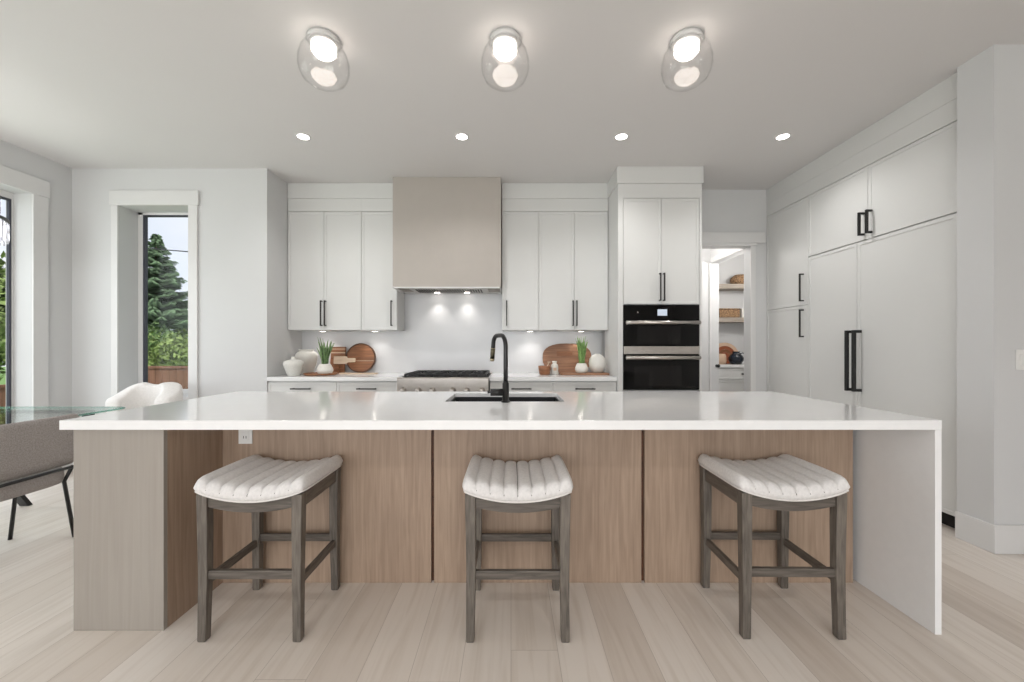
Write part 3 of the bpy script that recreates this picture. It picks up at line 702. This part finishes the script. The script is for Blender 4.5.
# tray under the plant
tr = lathe_thing('round_tray', 'acacia', [(0, 0), (.15, 0), (.165, .006), (.168, .022), (.16, .022), (.155, .012), (0, .012)], (-2.045, 4.30, ZC), 'low round wooden tray under the left plant pot', 'tray')
def plant(label, loc, h, spread, n, mat, pot_prof, seed, group='potted plants on the worktops'):
    rnd = random.Random(seed)
    t = thing('potted_plant', label, 'plant', loc, 0, group)
    MB().lathe(pot_prof, n=36).build('pot', 'terrac', t)
    ztop = max(z for r, z in pot_prof); rt = pot_prof[-4][0]
    MB().lathe([(rt*.9, ztop-.018), (rt*.9, ztop-.012), (0, ztop-.010)], n=24).build('soil', 'soil', t)
    for k in range(n):
        a = 2*pi*k/n+rnd.uniform(-.3, .3); r0 = rnd.uniform(.0, rt*.55); sp = spread*rnd.uniform(.3, 1); hh = h*rnd.uniform(.6, 1)
        m = MB(); b = m.bm; N = 8; prev = None; ta = rnd.uniform(0, pi)
        for i in range(N+1):
            s = i/N; w_ = .016*(1-s**2.2)*(.65+.9*min(s*2, 1)*.5)+.0008; c = Vector((cos(a)*(r0+sp*s**1.6), sin(a)*(r0+sp*s**1.6), ztop-.015+hh*s))
            d = Vector((cos(ta+s*.5), sin(ta+s*.5), 0)); nn = Vector((-d.y, d.x, 0))
            q = [b.verts.new(c-d*w_), b.verts.new(c-nn*.0022), b.verts.new(c+d*w_), b.verts.new(c+nn*.0022)]
            if prev:
                for kk in range(4): f = b.faces.new((prev[kk], prev[(kk+1) % 4], q[(kk+1) % 4], q[kk])); f.smooth = True
            prev = q
        m.build('leaf', mat, t)
    return t
plant('spiky snake plant in a white faceted pot beside the round board', (-1.975, 4.25, ZC+.0125), .30, .085, 26, 'leaf2',
      [(0, 0), (.055, 0), (.07, .01), (.082, .04), (.078, .06), (.056, .105), (.05, .108), (.046, .1), (.046, .09), (0, .09)], 3)
# boards at left, leaning on the backsplash
def lean(o, x, y, z, tilt, rz=0): o.location = (x, y, z); o.rotation_euler = (R(tilt), 0, rz); return o
o = thing('cutting_board', 'dark brown rectangular cutting board behind the pale paddle board', 'cutting board'); lean(o, -1.995, 4.590, ZC+.004, -9)
MB().box(-.085, .085, -.011, .011, 0, .30).build('board', 'acacia', o, bevel=.006)
MB().box(-.085, .085, -.0125, -.011, .225, .235).box(-.085, .085, -.0125, -.011, .27, .277).build('stripe', 'paleboard', o)
o = thing('round_board', 'large round brown wooden board leaning on the backsplash', 'cutting board'); lean(o, -1.735, 4.60, ZC+.003, -7)
MB().lathe([(0, -.009), (.158, -.009), (.158, .009), (0, .009)], n=64).move(Matrix.Translation((0, 0, .171))@Matrix.Rotation(R(90), 4, 'X')).build('board', 'acacia', o, bevel=.001)
m = MB(); m.lathe([(.158, -.012), (.171, -.012), (.171, .012), (.158, .012), (.158, -.012)], n=64); bmesh.ops.remove_doubles(m.bm, verts=m.bm.verts, dist=1e-6)
bmesh.ops.delete(m.bm, geom=[f for f in m.bm.faces if len(f.verts) > 4], context='FACES')
m.move(Matrix.Translation((0, 0, .171))@Matrix.Rotation(R(90), 4, 'X')).build('rim', 'darkac', o)
MB().box(-.157, .157, -.0105, -.009, .135, .141).build('inlay_stripe', 'paleboard', o)
o = thing('paddle_board', 'pale maple paddle board lying across in front of the dark board', 'cutting board'); lean(o, -1.905, 4.515, ZC+.0, -5)
MB().prism([(-.10, .108), (.045, .108), (.055, .125), (.14, .128), (.147, .14), (.147, .165), (.14, .172), (.055, .175), (.045, .195), (-.10, .195)], -.009, .009).build('board', 'paleboard', o, bevel=.003)
MB().box(-.10, -.05, .012, .028, .0, .18).build('stand', 'acacia', o, bevel=.002)
o = MB().prism([(-.20, 0), (.20, 0), (.20, .012), (-.20, .012)], -.05, .05).build('serving_plank', 'paleboard', bevel=.003); o.location = (-1.69, 4.44, ZC)
tag(o, 'thin pale wooden plank flat on the worktop before the round board', 'serving board')

# decor at right
o = thing('oval_board', 'large walnut board with rounded ends leaning behind the snake plant', 'cutting board'); lean(o, .648, 4.615, ZC+.004, -5)
bp = []
for k in range(32):
    a = 2*pi*k/32; c, s_ = cos(a), sin(a); bp.append((.283*math.copysign(abs(c)**.85, c), .170+.168*math.copysign(abs(s_)**.72, s_)))
MB().prism(bp, -.011, .011).build('board', 'walnut', o, bevel=.004)
MB().box(-.12, .06, -.0122, -.011, .19, .245).build('grain_inlay', 'paleboard', o)
b = bpy.data.objects['grain_inlay']; b.data.materials[0] = M['acacia']
o = thing('mortar_bowl', 'small walnut pinch bowl with spoon at the left of the oval board', 'bowl', (.365, 4.34, ZC))
MB().lathe([(0, 0), (.05, 0), (.056, .004), (.064, .05), (.07, .095), (.064, .095), (.058, .05), (.05, .014), (0, .012)], n=36).build('bowl', 'acacia', o)
MB().tube([(.0, 0, .03), (.045, -.01, .13)], [.006, .005], 8).lathe([(0, 0), (.016, .004), (.018, .012), (0, .014)], (.048, -.01, .128), n=14).build('spoon', 'paleboard', o)
o = thing('salt_bottle', 'small white ceramic bottle beside the walnut pinch bowl', 'bottle', (.475, 4.36, ZC))
MB().lathe([(0, 0), (.036, 0), (.04, .006), (.04, .09), (.034, .108), (.022, .118), (.020, .13), (.026, .134), (.026, .145), (0, .147)], n=30).build('bottle_body', 'ceramic', o)
MB().box(-.017, .017, -.0425, -.039, .045, .075).build('label_patch', 'sand', o)
o = MB().box(-.26, .26, -.10, .10, 0, .02).build('serving_board', 'walnut', bevel=.005); o.location = (.79, 4.36, ZC)
tag(o, 'flat brown serving board under the right plant pot and vase', 'serving board')
plant('upright green snake plant in a white pot on the serving board', (.765, 4.34, ZC+.0205), .315, .06, 24, 'leaf',
      [(0, 0), (.045, 0), (.06, .008), (.071, .035), (.068, .055), (.05, .10), (.045, .104), (.042, .096), (.042, .09), (0, .09)], 11)
lathe_thing('round_vase', 'ceramic', [(0, 0), (.045, 0), (.055, .006), (.085, .05), (.094, .10), (.084, .15), (.055, .188), (.03, .198), (.028, .206), (.022, .206), (.022, .19), (0, .1)],
            (.945, 4.38, ZC+.0205), 'round white vase at the right end of the serving board', 'vase')

# ------------------------------------------------------------ pantry beyond the doorway
for z, lb in ((2.139, 'upper grey oak pantry shelf holding the round basket'), (1.648, 'lower grey oak pantry shelf holding the woven box')):
    o = MB().box(2.828, 3.695, 5.85, 6.098, z-.07, z).build('pantry_shelf', 'shelfwood', bevel=.002); tag(o, lb, 'shelf', 'pantry shelves')
o = thing('pantry_unit', 'white drawer unit in the pantry beyond the doorway', 'cabinet', (2.828, 5.70, 0))
MB().box(0, .86, 0, .398, 0, .925).build('cabinet_body', 'cab', o)
MB().box(0, .86, -.035, .398, .925, .965).build('top', 'quartz', o, bevel=.002)
for z0, z1 in ((.75, .915), (.40, .745), (.05, .395)):
    d = shaker('drawer', o, .0, .86, z0, z1, g=.004)
    MB().tube([(.455, -.02, (z0+z1)/2), (.455, -.045, (z0+z1)/2)], .012, 10).build('knob', 'bronze', d)
def PX(p, D): return (p-VX)*D/F
lathe_thing('round_basket', 'wicker', [(0, 0), (.11, 0), (.125, .02), (.135, .07), (.12, .11), (.07, .145), (0, .15)], (PX(740, 5.95), 5.95, 2.140), 'round woven basket on the upper pantry shelf', 'basket')
o = thing('woven_box', 'long woven seagrass box on the lower pantry shelf', 'basket', (PX(728, 5.95), 5.97, 1.649))
MB().box(-.16, .14, -.09, .09, 0, .125).build('box_body', 'wicker', o, bevel=.012)
MB().tube([(-.16, -.09, .125), (.14, -.09, .125), (.14, .09, .125), (-.16, .09, .125)], .009, 8, closed=True).build('rim', 'wicker', o)
tag(MB().box(0, .05, -.07, .08, 0, .135).build('white_book', 'ceramic', bevel=.002), 'upright white book beside the woven box', 'book').location = (PX(740.2, 5.95), 5.97, 1.649)
o = thing('arch_ornament', 'terracotta and sand arched ornament leaning in the pantry', 'ornament', (PX(726.5, 5.97), 6.03, .966), 0)
for r0, r1, mt, yy in ((.165, .215, 'sand', 0), (.115, .163, 'terracotta', .0), (.07, .113, 'acacia', 0), (0, .068, 'terracotta', 0)):
    poly = [(r1*cos(pi*k/20), .10+r1*sin(pi*k/20)) for k in range(21)]
    if r0: poly = [(r1, 0)]+poly+[(-r1, 0), (-r0, 0)]+[(r0*cos(pi*k/20), .10+r0*sin(pi*k/20)) for k in range(20, -1, -1)]+[(r0, 0)]
    else: poly = [(r1, 0)]+poly+[(-r1, 0)]
    MB().prism(poly, -.015, .015).build('arch_band', mt, o)
o = thing('dark_jug', 'dark navy jug with a loop handle on the pantry unit', 'jug', (PX(736, 5.78), 5.78, .966))
MB().lathe([(0, 0), (.06, 0), (.075, .01), (.098, .06), (.1, .09), (.08, .13), (.05, .155), (.045, .175), (.055, .185), (.045, .185), (0, .15)], n=32).build('jug_body', 'navy', o)
MB().tube([(.085, 0, .06), (.13, 0, .09), (.135, 0, .14), (.10, 0, .165), (.055, 0, .15)], .009, 8).build('handle', 'navy', o)
lathe_thing('woven_pot', 'sand', [(0, 0), (.07, 0), (.08, .05), (.075, .12), (.06, .15), (.05, .15), (0, .1)], (PX(720, 5.85), 5.84, .966), 'pale stoneware pot left of the dark jug in the pantry', 'pot')
o = thing('door_latch', 'small black latch knob on the pantry door jamb', 'latch', (PX(717.5, 5.41), 5.43, .96))
MB().lathe([(.02, 0), (.02, .006), (.009, .008), (.009, .03), (.022, .035), (.022, .05), (0, .052)], n=20).move(Matrix.Rotation(R(90), 4, 'X')).build('knob', 'black', o)

# ------------------------------------------------------------ dining corner
# glass table
tb = thing('dining_table', 'glass-topped dining table with black angled legs at the left', 'table', (-3.50, 2.10, 0))
def rrect(x0, x1, y0, y1, r, n=8):
    p = []
    for cx, cy, a0 in ((x1-r, y1-r, 0), (x0+r, y1-r, 90), (x0+r, y0+r, 180), (x1-r, y0+r, 270)):
        for k in range(n+1): a = R(a0+90*k/n); p.append((cx+r*cos(a), cy+r*sin(a)))
    return p
MB().prism(rrect(-.52, .52, -1.0, 1.02, .06), .738, .75, 'z').build('glass_top', 'tabletop', tb)
m = MB(); m.tube([(x, y, .744) for x, y in rrect(-.52, .52, -1.0, 1.02, .06)], .0062, 8, closed=True); m.build('glass_edge', 'tableglass', tb)
for sx, sy in ((-1, -1), (1, -1), (1, 1), (-1, 1)):
    x0, y0 = sx*.30, sy*(.62 if sx < 0 else .93); x1, y1 = sx*.22, sy*.97
    MB().hexa([(x1-.035, y1-.015, 0), (x1+.035, y1-.015, 0), (x1+.035, y1+.015, 0), (x1-.035, y1+.015, 0)],
              [(x0-.035, y0-.015, .737), (x0+.035, y0-.015, .737), (x0+.035, y0+.015, .737), (x0-.035, y0+.015, .737)]).build('leg', 'black', tb, bevel=.002)
MB().box(-.335, .335, -.635, -.605, .70, .736).box(-.335, .335, .905, .935, .715, .736).build('beam', 'black', tb)

# grey tweed chair: U-shaped shell open to -x
ch = thing('dining_chair', 'grey tweed barrel-back dining chair on a thin black metal frame', 'chair', (-3.03, 2.36, 0))
def ushape(hx0, hx1, hy, n=40, p=.55):
    """plan curve from arm tip (+y) round the back (+x) to the other arm"""
    pts = []
    for k in range(n+1):
        a = pi/2-pi*k/n; c, s_ = cos(a), sin(a)
        pts.append((hx0+(hx1-hx0)*abs(c)**p, hy*math.copysign(abs(s_)**(p+.05), s_)))
    return pts
def shell(name, mat, parent, outer, inner, zb, ztf, sub=1, rot=None):
    m = MB(); b = m.bm; n = len(outer); ring = []
    for i in range(n):
        (ox, oy), (ix, iy) = outer[i], inner[i]; zt_ = ztf(i/(n-1)); cx, cy = (ox+ix)/2, (oy+iy)/2
        zz = zb(i/(n-1)) if callable(zb) else zb
        P = [(ix, iy, zz), (ox, oy, zz), (ox, oy, zz+(zt_-zz)*.5), (ox, oy, zt_-.025), ((ox*.75+cx*.25), (oy*.75+cy*.25), zt_-.006), (cx, cy, zt_), ((ix*.75+cx*.25), (iy*.75+cy*.25), zt_-.006), (ix, iy, zt_-.025), (ix, iy, zz+(zt_-zz)*.5)]
        ring.append([b.verts.new(p) for p in P])
    for A, B in zip(ring, ring[1:]):
        for k in range(len(A)):
            f = b.faces.new((A[k], A[(k+1) % len(A)], B[(k+1) % len(A)], B[k])); f.smooth = True
    b.faces.new(ring[0]); b.faces.new(list(reversed(ring[-1])))
    if rot: m.move(rot)
    return m.build(name, mat, parent, sub=sub)
shell('backrest', 'tweed', ch, ushape(-.14, .228, .335, p=.38), ushape(-.14, .172, .28, p=.38), .455, lambda s: .55+.235*min(1, (sin(pi*s)*1.25))**.8)
shell('seat_shell', 'tweed', ch, ushape(-.18, .20, .245, p=.35), ushape(-.18, .15, .20, p=.35), .345, lambda s: .452)
MB().prism(rrect(-.22, .16, -.20, .20, .08), .36, .455, 'z').build('seat_cushion', 'tweed', ch, bevel=.02)
MB().tube([(.234, -.19, .452), (.236, 0, .454), (.234, .19, .452)], .0095, 10).build('frame_bar', 'black', ch)
for sy in (-1, 1):
    MB().tube([(.234, sy*.19, .456), (.150, sy*.218, .348), (.234, sy*.202, 0)], .0105, 10).build('leg', 'black', ch)
    MB().tube([(-.12, sy*.205, .40), (-.12, sy*.19, .348), (-.132, sy*.165, 0)], .0105, 10).build('leg', 'black', ch)
    MB().tube([(.150, sy*.218, .350), (-.12, sy*.19, .350)], .008, 8).build('side_rail', 'black', ch)

# white boucle chair at the far end
bc = thing('boucle_chair', 'fluffy white boucle tub chair at the far end of the glass table', 'chair', (-3.27, 3.55, 0), R(8))
def bz(s): return .77+.125*(1-abs(2*s-1)**2.4)-.028*math.exp(-((s-.5)/.06)**2)
rot = Matrix.Rotation(R(90), 4, 'Z')
shell('backrest', 'boucle', bc, ushape(-.08, .24, .26), ushape(-.08, .10, .13), .60, bz, sub=2, rot=rot)
MB().prism(rrect(-.21, .21, -.22, .17, .10), .34, .47, 'z').build('seat_cushion', 'boucle', bc, bevel=.04, segs=4)
shell('lower_shell', 'boucle', bc, ushape(-.12, .19, .23), ushape(-.12, .13, .18), .36, lambda s: .62, rot=rot)
for sx in (-1, 1):
    for sy in (-1, 1): MB().tube([(sx*.20, sy*.18, .35), (sx*.22, sy*.22, 0)], [.012, .009], 10).build('leg', 'black', bc)

# chandelier
cd = thing('crystal_chandelier', 'crystal chandelier with black rings hanging by the patio door', 'chandelier', (-3.97, 2.72, 2.15))
MB().tube([(0, 0, .10), (0, 0, .83)], .008, 8).build('rod', 'black', cd)
MB().lathe([(.06, .849), (.06, .83), (.02, .82), (0, .82)], n=24).build('canopy', 'black', cd)
for r_, z in ((.34, .0), (.30, .17)):
    MB().tube([(r_*cos(2*pi*k/40), r_*sin(2*pi*k/40), z) for k in range(40)], .012, 8, closed=True).build('ring', 'black', cd)
MB().tube([(0, 0, .16), (.30, 0, .17)], .006, 6).tube([(0, 0, .16), (-.30, 0, .17)], .006, 6).tube([(0, 0, .16), (0, .30, .17)], .006, 6).tube([(0, 0, .16), (0, -.30, .17)], .006, 6)\
    .tube([(.30, 0, .17), (.34, 0, 0)], .006, 6).tube([(-.30, 0, .17), (-.34, 0, 0)], .006, 6).build('arms', 'black', cd)
def prism_mb(x, y, z0, z1, r=.011):
    return MB().lathe([(0, z0), (r*.7, z0+.012), (r, z0+.03), (r*.8, z1-.01), (0, z1)], (x, y, 0), n=6, smooth=False)
cdat = None
for rr_, z0, z1, n in ((.34, -.17, -.012, 36), (.30, .035, .16, 30)):
    first = None
    for k in range(n):
        a = 2*pi*k/n
        if first is None: first = prism_mb(0, 0, z0, z1).build('crystal', 'crystal', cd); o = first
        else: o = first.copy(); C.objects.link(o); o.parent = cd
        o.location = (rr_*cos(a), rr_*sin(a), 0)

l = light('lamp', 'POINT', (0, 0, -.05), (0, 0, 0), 9, (1, .97, .93), shadow_soft_size=.12); l.parent = cd  # point light added inside the chandelier to brighten the left wall

# ------------------------------------------------------------ outdoors
g = struct(MB().box(-60, 30, -30, 60, -1.3, -1.1).build('ground_lawn', 'grass'))
struct(MB().box(XL-.2, XR+.15, YB-.2, 4.25, -1.1, -.13).box(-2.69, XR+.15, 4.25, 6.4, -1.1, -.13).build('foundation', 'facade'))
def fence(label, x0, x1, y0, y1, top):
    t = thing('wooden_fence', label, 'fence', (x0, y0, -1.1)); L = math.hypot(x1-x0, y1-y0); t.rotation_euler = (0, 0, math.atan2(y1-y0, x1-x0))
    H = top+1.1; m = MB(); n = int(L/.15)
    for k in range(n): m.box(k*.15, k*.15+.143, random.uniform(0, .003), .02, .05, H-.05)
    m.build('board_panel', 'fence', t)
    MB().box(0, L, -.03, .05, H-.05, H).box(0, L, .02, .06, .4, .5).box(0, L, .02, .06, H-.4, H-.3).build('rail', 'fence', t)
    k = 0
    while k*2.4 < L: MB().box(k*2.4, k*2.4+.09, .02, .11, 0, H-.05).build('post', 'fence', t); k += 1
fence('reddish brown cedar fence seen through the narrow window', -8.9, -4.5, 8.5, 8.5, .81)
fence('brown cedar fence seen through the patio door', -9.0, -8.95, -2, 8.45, .55)
def leafy(name, label, cat, loc, size, mat, n, leaf=.12, trunk=.09, group=None, seed=1):
    rnd = random.Random(seed); t = thing(name, label, cat, loc, 0, group); sx, sy, z0, z1 = size
    m = MB(); b = m.bm; lumps = [(rnd.uniform(-.5, .5)*sx, rnd.uniform(-.5, .5)*sy, rnd.uniform(z0+.25*(z1-z0), z1-.25*(z1-z0)), rnd.uniform(.35, .6)) for _ in range(14)]
    for _ in range(n):
        lx, ly, lz, lr = rnd.choice(lumps); d = Vector((rnd.gauss(0, 1), rnd.gauss(0, 1), rnd.gauss(0, 1))).normalized()
        r = lr*rnd.uniform(.55, 1.0)
        p = Vector((lx+d.x*r*sx*1.0, ly+d.y*r*sy, lz+d.z*r*(z1-z0)*.5))
        u = Vector((rnd.gauss(0, 1), rnd.gauss(0, 1), rnd.gauss(0, 1))).normalized(); v = u.cross(d+Vector((.01, .02, .3))).normalized(); s = leaf*rnd.uniform(.5, 1.1)
        w_ = u.cross(v)*s*.12
        q = [b.verts.new(p-u*s), b.verts.new(p+v*s*.55+w_), b.verts.new(p+u*s), b.verts.new(p-v*s*.55+w_)]
        b.faces.new(q)
    fo = m.build('foliage', mat, t)
    MB().tube([(0, 0, 0), (.05, 0, (z0+z1)*.3), (0, .05, z1*.6)], [trunk, trunk*.7, trunk*.3], 8).build('trunk', 'bark', t)
    return t
def spruce(label, loc, h, r, seed):
    rnd = random.Random(seed); t = thing('spruce_tree', label, 'tree', loc)
    MB().tube([(0, 0, 0), (0, 0, h*.97)], [.2, .02], 8).build('trunk', 'bark', t)
    m = MB(); b = m.bm; z = h*.99
    while z > .8:
        rad = r*(1-z/h)**.9+.05; nb = max(5, int(6+rad*5))
        for k in range(nb):
            a = rnd.uniform(0, 2*pi); L = rad*rnd.uniform(.7, 1.12); dr = rnd.uniform(.05, .25)
            d = Vector((cos(a), sin(a), 0)); pd = Vector((-sin(a), cos(a), 0)); ns = int(6+L*12)
            for i in range(ns):
                s = (i+.3)/ns; c = d*(L*s)+Vector((0, 0, z-dr*L*s*1.3+.25*L*s*s))
                for sd in (-1, 1):
                    ln = (.15+.30*(1-s)*min(L, 1.5)*.8)*rnd.uniform(.7, 1.2); tip = c+pd*sd*ln+d*ln*.6+Vector((0, 0, -rnd.uniform(.04, .14)))
                    up = Vector((0, 0, .06))
                    q = [b.verts.new(c-d*.05), b.verts.new((c+tip)/2+d*.05-up), b.verts.new(tip), b.verts.new((c+tip)/2-d*.05+up)]
                    b.faces.new(q)
        z -= .13+.05*rad
    m.build('foliage', 'needle', t)
    return t
spruce('tall blue-green spruce seen through the narrow window', (-17.75, 20, -1.1), 8.0, 3.3, 5)
leafy('garden_shrub', 'bright green shrub below the spruce, behind the fence', 'shrub', (-10.4, 12, -1.1), (1.3, .8, .6, 3.15), 'foliage', 5200, .075, group='garden shrubs behind the fence', seed=2)
leafy('garden_shrub', 'darker green shrub to the left below the spruce', 'shrub', (-12.2, 13.2, -1.1), (1.4, .8, .6, 3.5), 'foliage2', 4200, .085, group='garden shrubs behind the fence', seed=3)
leafy('leafy_tree', 'green leafy tree outside the patio door', 'tree', (-13.2, 10.0, -1.1), (1.7, 1.5, .2, 5.0), 'foliage', 11000, .13, .14, seed=4)
o = MB().tube([(-30+k*2.4, 16, 6.25-.62*k*.28+.004*(k-9)**2) for k in range(20)], .022, 6).build('overhead_cable', 'cable'); tag(o, 'thin dark overhead cable crossing in front of the spruce', 'cable')
